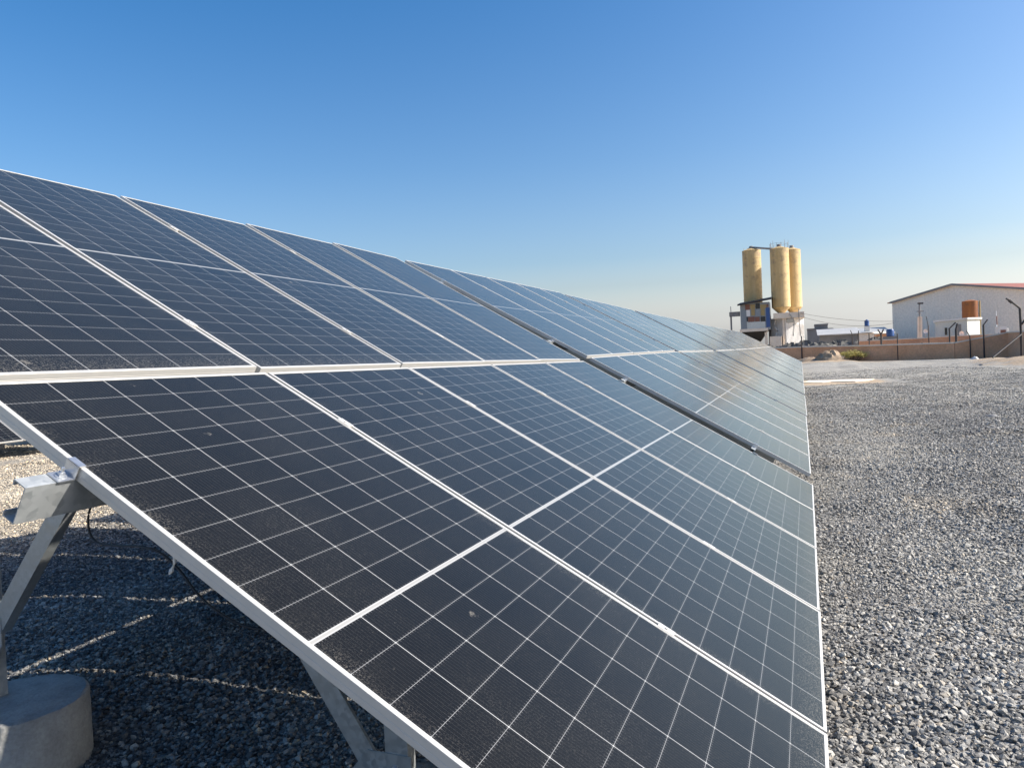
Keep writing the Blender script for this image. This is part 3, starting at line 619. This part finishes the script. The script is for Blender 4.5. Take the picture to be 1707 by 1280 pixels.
# ------------------------------------------------------------ silo plant
def vz(px, py, Y): return at(px, py, Y).z
def silo(px0, px1, top, bot, cone, Y, label, rail=False):
    a, c = at(px0, top, Y), at(px1, top, Y); cx = (a.x + c.x) / 2; rad = abs(c.x - a.x) / 2 * 0.985; z1 = (a.z + c.z) / 2; z0 = vz((px0 + px1) / 2, bot, Y); zc = vz((px0 + px1) / 2, cone, Y)
    t = thing('cement_silo', label, 'silo', (cx, Y, zc), 'ochre cement silos'); m = MB()
    prof = [(rad * 0.30, 0.0), (rad * 0.985, z0 - zc)]; nb = 7
    for k in range(nb):
        za = z0 - zc + (z1 - z0) * k / nb; zb = z0 - zc + (z1 - z0) * (k + 1) / nb
        prof += [(rad * 0.992, za + 0.001), (rad * 0.992, zb - 0.07), (rad * 1.008, zb - 0.065), (rad * 1.008, zb - 0.005)]
    prof += [(rad * 0.99, z1 - zc), (rad * 0.35, z1 - zc + 0.28)]
    m.lathe((0, 0, 0), prof, 48); m.build('shell', M['silo'], t, smooth=35)
    m = MB(); m.lathe((0, 0, 0), [(0.3, z1 - zc + 0.25), (0.3, z1 - zc + 0.62), (0.2, z1 - zc + 0.66)], 14); m.build('roof_hatch', M['steel'], t)
    if rail:
        m = MB(); zz = z1 - zc
        for k in range(14):
            an = 2 * math.pi * k / 14; x, y = rad * 0.97 * math.cos(an), rad * 0.97 * math.sin(an); m.tube([(x, y, zz - 0.05), (x, y, zz + 0.75 + 0.35 * (k % 3 == 0))], 0.022, 5)
        for hz_ in (0.7,): m.tube([(rad * 0.97 * math.cos(2 * math.pi * k / 28), rad * 0.97 * math.sin(2 * math.pi * k / 28), zz + hz_) for k in range(29)], 0.016, 5)
        m.build('guard_rail', M['steel'], t)
    m = MB()                                                          # ladder on the shaded side
    for s in (-0.22, 0.22): m.tube([(-rad * 0.55 + s, -rad * 0.9, z0 - zc), (-rad * 0.55 + s, -rad * 0.9, z1 - zc + 0.3)], 0.03, 5)
    for k in range(int((z1 - z0) / 0.5)): m.tube([(-rad * 0.55 - 0.22, -rad * 0.9, z0 - zc + k * 0.5), (-rad * 0.55 + 0.22, -rad * 0.9, z0 - zc + k * 0.5)], 0.02, 5)
    m.build('ladder', M['silo'], t)
    return t
silo(1236.5, 1268.5, 418, 512, 524, 113, 'ochre cement silo standing apart at the left behind the patched hut')
silo(1282.5, 1315, 415, 512.5, 523, 110, 'front ochre cement silo of the joined pair beside the hut', rail=True)
silo(1305, 1334.5, 417, 513, 524, 113.5, 'rear ochre cement silo of the pair, half hidden on the right')
m = MB(); a, c = at(1247, 416, 113), at(1290, 415, 110.5); b1, b2 = at(1252, 412.5, 113), at(1279, 414.5, 111)
m.tube([a, b1, b2, c], 0.14, 8); tag(m.build('silo_pipe', M['steel'], smooth=True), 'grey filling pipe running between the tops of the silos', 'pipe')
# frame that carries the pair
Yf = 109.2
t = thing('silo_stand', 'pale concrete and steel frame with white cladding carrying the two joined silos', 'silo frame', (at(1310, 560, Yf).x, Yf, -H)); o = Vector(t.location)
def bxp(mb, px0, py0, px1, py1, Y, dep, mi=0):
    """upright box that spans the pixel rectangle at distance Y"""
    a, c = at(px0, py0, Y), at(px1, py1, Y); x0, x1 = sorted((a.x, c.x)); z0, z1 = sorted((a.z, c.z))
    mb.box((x0 - o.x, Y - o.y, z0 - o.z), (x1 - o.x, Y + dep - o.y, z1 - o.z), mi)
m = MB(); bxp(m, 1289, 522.5, 1341, 528.5, Yf - 0.3, 5.0); m.build('beam', M['coping'], t)
for a, c, dy in ((1304, 1310, 0), (1289, 1292.5, 4.0)):
    m = MB(); bxp(m, a, 528.6, c, 600, Yf + dy, 0.5); m.build('column', M['coping'], t)
# the clad bay stands at an angle, its long side turned to the sun
A_, B_ = at(1310.5, 560, Yf + 0.1) - o, at(1340.8, 560, Yf + 3.0) - o; zc0, zc1 = -0.3, vz(1320, 529, Yf + 0.6) - o.z
A_.z = B_.z = 0; dl = (B_ - A_).normalized(); nb = Vector((-dl.y, dl.x, 0)); nb = nb if nb.y > 0 else -nb
def slab(mb, f0, f1, z0, z1, d0, d1):
    q = [A_ + (B_ - A_) * f0, A_ + (B_ - A_) * f1]; q = [q[0] + nb * d0, q[1] + nb * d0, q[1] + nb * d1, q[0] + nb * d1]
    mb.hexa([p + Vector((0, 0, z0)) for p in q] + [p + Vector((0, 0, z1)) for p in q])
m = MB(); slab(m, 0, 1, zc0, zc1, 0, 2.6)
for k in range(15): slab(m, 0.02 + k * 0.066, 0.035 + k * 0.066, zc0 + 0.1, zc1 - 0.9, -0.05, -0.002)
m.build('cladding', M['white'], t)
m = MB(); slab(m, 0.05, 0.42, zc1 - 0.75, zc1 - 0.1, -0.06, -0.003); m.build('opening', M['pane'], t)
m = MB(); bxp(m, 1283, 561, 1304, 600, Yf - 0.6, 1.6); m.build('base_block', M['coping'], t)
m = MB()
for p, q in (((1294, 531), (1291, 541)), ((1292, 545), (1305, 566)), ((1304, 533), (1293, 560))):
    m.beam(at(*p, Yf + 1) - o, at(*q, Yf + 1) - o, 0.16, 0.16)
m.build('brace', M['white'], t)
m = MB(); bxp(m, 1281, 545, 1304, 600, Yf + 2.2, 0.3); bxp(m, 1284, 532, 1302, 544.8, Yf + 2.6, 0.3); m.build('screen', M['steel'], t)
m = MB()
for p, q in (((1316, 523), (1324, 536)), ((1324, 536), (1322, 560)), ((1331, 515), (1334, 560))): m.tube([at(*p, Yf - 0.4) - o, at(*q, Yf - 0.4) - o], 0.06, 6)
m.build('pipe', M['steel'], t)
# patched hut on its platform
Yh = 108.0
t = thing('control_hut', 'raised hut patched with red, yellow, white and blue sheets in front of the silos', 'hut', (at(1258, 550, Yh).x, Yh, -H)); o = Vector(t.location)
m = MB(); bxp(m, 1233.5, 506.5, 1284, 549, Yh, 4.2); m.build('wall', M['bluegrey'], t)
for (x0, y0, x1, y1, mt) in ((1242, 508, 1250, 516.5, 'redbrown'), (1250.5, 508, 1259, 515, 'yellow'), (1267, 508, 1277.5, 513.5, 'yellow'), (1277.8, 507, 1281, 512, 'redbrown'), (1244, 517, 1250.5, 527, 'white'), (1252, 516, 1258.5, 526, 'yellow'), (1260, 515.5, 1266.5, 527, 'bluegrey'), (1268, 514, 1275, 526, 'yellow'), (1276.5, 513, 1284.2, 545, 'blue'), (1247, 528.5, 1258, 536.5, 'redbrown'), (1258.5, 528.5, 1266.5, 536, 'redbrown'), (1245, 537, 1276, 547, 'pale')):
    m = MB(); bxp(m, x0, y0, x1, y1, Yh - 0.05, 0.048); m.build('cladding_sheet', M[mt], t)
for (x0, y0, x1, y1) in ((1259.5, 506, 1266.5, 514.5), (1244.5, 528.5, 1246.8, 535.5), (1268, 528, 1276, 535.8)):
    m = MB(); bxp(m, x0, y0, x1, y1, Yh - 0.06, 0.05); w_ = m.build('window', M['pane'], t)
a, c = at(1229, 507.5, Yh - 0.6) - o, at(1285.5, 496.5, Yh - 0.6) - o
m = MB(); m.prism([a, c, c - Vector((0, 0, 0.22)), a - Vector((0, 0, 0.22))], (0, 5.6, 0.5)); m.build('roof', M['black'], t)
m = MB(); bxp(m, 1233.2, 549.1, 1280, 551.3, Yh - 0.15, 4.6); m.build('floor_slab', M['coping'], t)
m = MB(); zt = vz(1256, 551.5, Yh) - o.z; zb = vz(1262, 574, Yh) - o.z; xa, xb = at(1235, 551, Yh).x - o.x, at(1279, 551, Yh).x - o.x; xc, xd = at(1256, 574, Yh).x - o.x, at(1264, 574, Yh).x - o.x
m.hexa([(xc, 1.5, zb), (xd, 1.5, zb), (xd, 2.3, zb), (xc, 2.3, zb), (xa, 0.1, zt), (xb, 0.1, zt), (xb, 4.2, zt), (xa, 4.2, zt)]); m.build('hopper', M['black'], t)
m = MB(); bxp(m, 1274.5, 551.5, 1281, 610, Yh + 0.3, 0.6); bxp(m, 1233.5, 551.5, 1237, 610, Yh + 3.0, 0.6); m.build('support', M['coping'], t)
m = MB(); bxp(m, 1215.5, 520.5, 1233.3, 527, Yh + 0.6, 0.7); m.build('beam', M['block'], t)
m = MB(); bxp(m, 1217, 527.1, 1222.5, 610, Yh + 0.6, 0.7); m.build('column', M['block'], t)
m = MB(); m.tube([at(1218.5, 521, Yh + 0.9) - o, at(1218, 511, Yh + 0.9) - o], 0.05, 6); m.build('mast', M['steel'], t)

# ------------------------------------------------------------ warehouse
pl = at(1487, 505, 150); pa = at(1590, 474.5, 141.5); ez = pl.z
ax = Vector((pa.x - pl.x, pa.y - pl.y, 0)); Wd = ax * 2; bk = Vector((-ax.y, ax.x, 0)).normalized() * 70
t = thing('warehouse', 'large grey gabled warehouse with a red roof at the right', 'warehouse', (pl.x, pl.y, -H)); o = Vector(t.location)
g0 = Vector((0, 0, -0.5)); eL = Vector((0, 0, ez - o.z)); ap = ax + Vector((0, 0, pa.z - o.z)); eR = Wd + Vector((0, 0, ez - o.z)); g1 = Wd + g0
m = MB(); m.prism([g0, g1, eR, ap, eL], bk); 
m.build('wall', M['whall'], t)
nrm = bk.normalized()
m = MB()
for e0, e1 in ((eL, ap), (ap, eR)):
    d = (e1 - e0).normalized(); up = d.cross(nrm); up = up if up.z > 0 else -up
    ex = d * 0.6 if e0 is eL else Vector((0, 0, 0)); ey = d * 0.6 if e1 is eR else Vector((0, 0, 0))
    p = [e0 - ex - nrm * 0.5, e1 + ey - nrm * 0.5, e1 + ey + bk, e0 - ex + bk]
    m.hexa([q + up * 0.02 for q in p] + [q + up * 0.16 for q in p])
m.build('roof', M['redroof'], t)
m = MB()
for e0, e1 in ((eL, ap), (ap, eR)):
    d = (e1 - e0).normalized(); up = d.cross(nrm); up = up if up.z > 0 else -up
    p0, p1 = e0 - nrm * 0.62, e1 - nrm * 0.62
    m.hexa([p0 - up * 0.12, p1 - up * 0.12, p1 - up * 0.12 + nrm * 0.1, p0 - up * 0.12 + nrm * 0.1, p0 + up * 0.2, p1 + up * 0.2, p1 + up * 0.2 + nrm * 0.1, p0 + up * 0.2 + nrm * 0.1])
m.build('verge_trim', M['block'], t)
m = MB()                                                              # ribs of the cladding
for k in range(1, 40):
    f = k / 40; b0 = Wd * f; zt = (eL.z + (ap.z - eL.z) * (1 - abs(2 * f - 1))) - 0.3; dd = ax.normalized() * 0.05
    m.hexa([b0 - dd - nrm * 0.03 + Vector((0, 0, 0)), b0 + dd - nrm * 0.03, b0 + dd - nrm * 0.001, b0 - dd - nrm * 0.001] + [q + Vector((0, 0, zt)) for q in (b0 - dd - nrm * 0.03, b0 + dd - nrm * 0.03, b0 + dd - nrm * 0.001, b0 - dd - nrm * 0.001)])
m.build('cladding_rib', M['whall'], t)

# ------------------------------------------------------------ cabin, tank, box trailer, low sheds, blue tanks
p0, p1, p2 = at(1559, 560, 116), at(1613, 560, 111), at(1634, 560, 113.5)
t = thing('site_cabin', 'pale site cabin with white lean roof, door and small window behind the wall', 'cabin', (p0.x, p0.y, -H)); o = Vector(t.location)
A0 = Vector((0, 0, 0)); A1 = Vector((p1.x - p0.x, p1.y - p0.y, 0)); A2 = Vector((p2.x - p0.x, p2.y - p0.y, 0)); A3 = A0 + (A2 - A1)
zl, zr = at(1559, 537.5, 116).z - o.z, at(1613, 532.5, 111).z - o.z
m = MB(); m.hexa([A0, A1, A2, A3, A0 + Vector((0, 0, zl)), A1 + Vector((0, 0, zr)), A2 + Vector((0, 0, zr)), A3 + Vector((0, 0, zl))]); m.build('wall', M['pale'], t)
m = MB(); e = (A1 - A0).normalized() * 0.25; s_ = (A2 - A1).normalized() * 0.25
q = [A0 - e - s_ + Vector((0, 0, zl + 0.01)), A1 + e - s_ + Vector((0, 0, zr + 0.01)), A2 + e + s_ + Vector((0, 0, zr + 0.01)), A3 - e + s_ + Vector((0, 0, zl + 0.01))]
m.hexa(q + [p + Vector((0, 0, 0.22)) for p in q]); m.build('roof', M['white'], t)
nf = (A1 - A0).cross(Vector((0, 0, 1))).normalized()
def onface(f0, f1, z0, z1, name, mat):
    m = MB(); q = [A0 + (A1 - A0) * f0, A0 + (A1 - A0) * f1]; q = [q[0] + nf * 0.05, q[1] + nf * 0.05, q[1] + nf * 0.003, q[0] + nf * 0.003]
    m.hexa([p + Vector((0, 0, z0)) for p in q] + [p + Vector((0, 0, z1)) for p in q]); m.build(name, M[mat], t)
onface(0.66, 0.82, 1.1, 3.35, 'door', 'steel'); onface(0.32, 0.39, 2.0, 3.0, 'window', 'pane')
Yt = 124
t = thing('orange_tank', 'rusty orange tank with dark stains on a steel stand in front of the warehouse', 'tank', (at(1618, 550, Yt).x, Yt, -H)); o = Vector(t.location)
a, c = at(1604.5, 503, Yt), at(1631.5, 503, Yt); rd = (c.x - a.x) / 2; zt = a.z - o.z; zb = vz(1618, 531, Yt) - o.z
m = MB(); m.lathe((0, 0, 0), [(rd, zb), (rd, zb + 0.05), (rd * 1.02, zb + (zt - zb) * .33), (rd, zb + (zt - zb) * .34), (rd, zb + (zt - zb) * .66), (rd * 1.02, zb + (zt - zb) * .67), (rd, zb + (zt - zb) * .68), (rd, zt), (rd * 0.3, zt + 0.2)], 36); m.build('shell', M['rust'], t, smooth=35)
for sx, sy in ((-1, -1), (1, -1), (1, 1), (-1, 1)):
    m = MB(); m.beam((sx * rd * 0.75, sy * rd * 0.75, -0.3), (sx * rd * 0.75, sy * rd * 0.75, zb), 0.18, 0.18); m.build('leg', M['rust'], t)
m = MB(); m.tube([(rd + 0.15, -0.3, 0), (rd + 0.15, -0.3, zt)], 0.12, 8); m.build('pipe', M['yellow'], t)
Yb = 96
t = thing('box_trailer', 'small white and rust stained box trailer behind the wall near the right edge', 'trailer', (at(1672, 560, Yb).x, Yb, -H)); o = Vector(t.location)
m = MB(); bxp(m, 1665.5, 544.5, 1679, 557.5, Yb, 2.0); m.build('body', M['white'], t)
m = MB(); bxp(m, 1668, 550, 1677, 556.5, Yb - 0.04, 0.038); m.build('side_panel', M['redbrown'], t)
m = MB(); bxp(m, 1679.1, 547, 1682.5, 560, Yb + 0.3, 1.4); m.build('cab', M['white'], t)
for px in (1668.5, 1676.5):
    m = MB(); c = at(px, 560.5, Yb + 0.1) - o; m.tube([c, c + Vector((0, 0.25, 0))], 0.42, 16); m.build('wheel', M['black'], t)
m = MB(); bxp(m, 1666, 557.6, 1682, 559.5, Yb + 0.4, 1.2); m.build('chassis', M['black'], t)
def shed(px0, px1, ptop, pbot, Y, dep, wallm, roofm, label, rise=0.5):
    global o
    t = thing('low_shed', label, 'shed', (at((px0 + px1) / 2, pbot, Y).x, Y, -H)); o = Vector(t.location)
    a, c = at(px0, ptop, Y) - o, at(px1, ptop, Y) - o; z = min(a.z, c.z)
    m = MB(); m.box((a.x, 0, -0.3), (c.x, dep, z)); m.build('wall', M[wallm], t)
    m = MB(); m.hexa([(a.x - 0.3, -0.4, z + 0.01), (c.x + 0.3, -0.4, z + 0.01), (c.x + 0.3, dep + 0.3, z + rise), (a.x - 0.3, dep + 0.3, z + rise), (a.x - 0.3, -0.4, z + 0.13), (c.x + 0.3, -0.4, z + 0.13), (c.x + 0.3, dep + 0.3, z + rise + 0.12), (a.x - 0.3, dep + 0.3, z + rise + 0.12)]); m.build('roof', M[roofm], t)
    return t
shed(1366, 1432, 556.5, 566, 120, 9, 'block', 'sheetroof', 'long low shed with a pale sheet roof right of the block building', 1.0)
shed(1430, 1481, 553.5, 562, 135, 9, 'whall', 'sheetroof', 'low pale shed under the blue water tank', 0.9)
shed(1462, 1489, 556, 566, 118, 5, 'mud', 'coping', 'small brown shed beside the left corner of the warehouse', 0.3)
t = thing('block_building', 'grey unfinished block building with a smaller upper storey right of the silos', 'building', (at(1370, 560, 140).x, 140, -H)); o = Vector(t.location)
m = MB(); bxp(m, 1345.5, 549, 1389, 575, 140, 8); m.build('lower_storey', M['block'], t)
m = MB(); bxp(m, 1358, 541.5, 1380, 548.9, 141, 6); m.build('upper_storey', M['block'], t)
m = MB(); bxp(m, 1345, 548.0, 1357.9, 548.95, 139.8, 8.4); bxp(m, 1380.1, 547.6, 1389.5, 548.95, 139.8, 8.4); bxp(m, 1357.4, 540.6, 1380.6, 541.45, 140.8, 6.4); m.build('parapet', M['steel'], t)
t = thing('water_tank', 'blue plastic water tank standing on the roof of the low shed', 'water tank', (at(1445, 543, 137).x, 137, vz(1445, 543.8, 137))); rd = (at(1449, 540, 137).x - at(1441, 540, 137).x) / 2; hh = vz(1445, 533.5, 137) - t.location.z
m = MB(); m.lathe((0, 0, 0), [(rd * .97, 0), (rd, 0.06), (rd, hh * .30), (rd * .96, hh * .33), (rd, hh * .36), (rd, hh * .62), (rd * .96, hh * .65), (rd, hh * .68), (rd, hh * .86), (rd * .8, hh * .95), (rd * .35, hh)], 28); m.build('shell', M['blue'], t, smooth=35)
m = MB(); m.lathe((0, 0, 0), [(rd * .36, hh * .985), (rd * .36, hh * 1.06), (rd * .2, hh * 1.08)], 16); m.build('lid', M['blue'], t)
m = MB(); m.box((-rd * 1.1, -rd * 1.1, -1.2), (rd * 1.1, rd * 1.1, -0.01)); m.build('stand', M['whall'], t)
p = at(1484, 557, 112); m = MB(); m.lathe((0, 0, 0), [(0.42, 0), (0.48, 0.05), (0.5, 0.8), (0.42, 0.95), (0.2, 1.0)], 20); br = m.build('blue_barrel', M['blue'], smooth=35); br.location = (p.x, p.y, p.z - 0.3)
tag(br, 'blue barrel beside the left corner of the warehouse', 'barrel')
m = MB(); bxp_o = o; o = Vector((p.x, p.y, -H)); m.box((-0.9, -0.6, 0), (0.9, 0.6, p.z - 0.302 + H)); st = m.build('block_plinth', M['block']); st.location = o; tag(st, 'low grey block plinth under the blue barrel', 'plinth')

# ------------------------------------------------------------ poles, dishes, wires
Yp = 92
t = thing('electric_pole', 'grey electric pole with cross arm on a thick concrete base before the warehouse', 'pole', (at(1533, 570, Yp).x, Yp, -H)); o = Vector(t.location)
m = MB(); m.tube([at(1534, 580, Yp) - o, at(1532.6, 505.5, Yp) - o], [0.13, 0.08], 10); m.build('shaft', M['block'], t, smooth=True)
m = MB(); m.beam(at(1529.5, 506, Yp) - o, at(1539, 505.5, Yp) - o, 0.2, 0.16); m.build('lamp_head', M['black'], t)
m = MB(); m.beam(at(1528, 519.3, Yp) - o, at(1540, 518.8, Yp) - o, 0.10, 0.10); m.build('cross_arm', M['steel'], t)
m = MB(); 
for px in (1531.6, 1535.2): m.beam(at(px, 580, Yp - 0.3) - o, at(px - 0.3, 528, Yp - 0.3) - o, 0.22, 0.26)
m.build('base', M['coping'], t)
for px, py, Y, lab in ((1543, 552.5, 88, 'small white satellite dish left of the pale cabin'), (1603, 556, 84, 'small white satellite dish in front of the pale cabin')):
    t = thing('satellite_dish', lab, 'dish', (at(px, py, Y).x, Y, -H)); o = Vector(t.location); c = at(px, py, Y) - o
    m = MB(); n = 20; vs = [c + Vector((0, 0.06, 0))]; 
    for rr, dy in ((0.13, 0.045), (0.22, 0.0)): vs += [c + Vector((rr * math.cos(2 * math.pi * k / n), dy - 0.03, rr * 1.08 * math.sin(2 * math.pi * k / n))) for k in range(n)]
    vs += [c + Vector((0.22 * math.cos(2 * math.pi * k / n), -0.01, 0.24 * math.sin(2 * math.pi * k / n))) for k in range(n)] + [c + Vector((0, 0.085, 0))]
    fs = [(0, 1 + k, 1 + (k + 1) % n) for k in range(n)]
    for j in (0, 1): fs += [(1 + j * n + k, 1 + j * n + (k + 1) % n, 1 + (j + 1) * n + (k + 1) % n, 1 + (j + 1) * n + k) for k in range(n)]
    fs += [(1 + 3 * n, 1 + 2 * n + (k + 1) % n, 1 + 2 * n + k) for k in range(n)]
    m.add(vs, fs); m.build('reflector', M['white'], t, smooth=40)
    m = MB(); m.tube([(c.x, 0.12, 0), (c.x, 0.12, c.z - 0.1), c + Vector((0, 0.08, 0))], 0.035, 6); m.build('mast', M['steel'], t)
Yq = 98
t = thing('striped_mast', 'thin red and white mast behind the wall left of the box trailer', 'mast', (at(1661, 545, Yq).x, Yq, -H)); o = Vector(t.location)
m = MB(); m.tube([at(1662, 570, Yq) - o, at(1660.5, 518, Yq) - o], 0.05, 8); m.build('pole', M['white'], t)
m = MB(); m.tube([at(1661.8, 541, Yq) - o, at(1661.2, 527, Yq) - o], 0.07, 8); m.build('red_band', M['redbrown'], t)
def wire(p, q, sag, label):
    pts = [p.lerp(q, k / 24) - Vector((0, 0, sag * 4 * (k / 24) * (1 - k / 24))) for k in range(25)]
    m = MB(); m.tube(pts, 0.022, 5); tag(m.build('power_line', M['darkpost']), label, 'power line', 'power lines beside the silos')
wire(at(1334, 522, 108.8), at(1490, 535.5, 112), 0.35, 'upper slack power line running right from the silo frame')
wire(at(1340, 529, 108.8), at(1490, 538.5, 112), 0.75, 'lower slack power line running right from the silo frame')
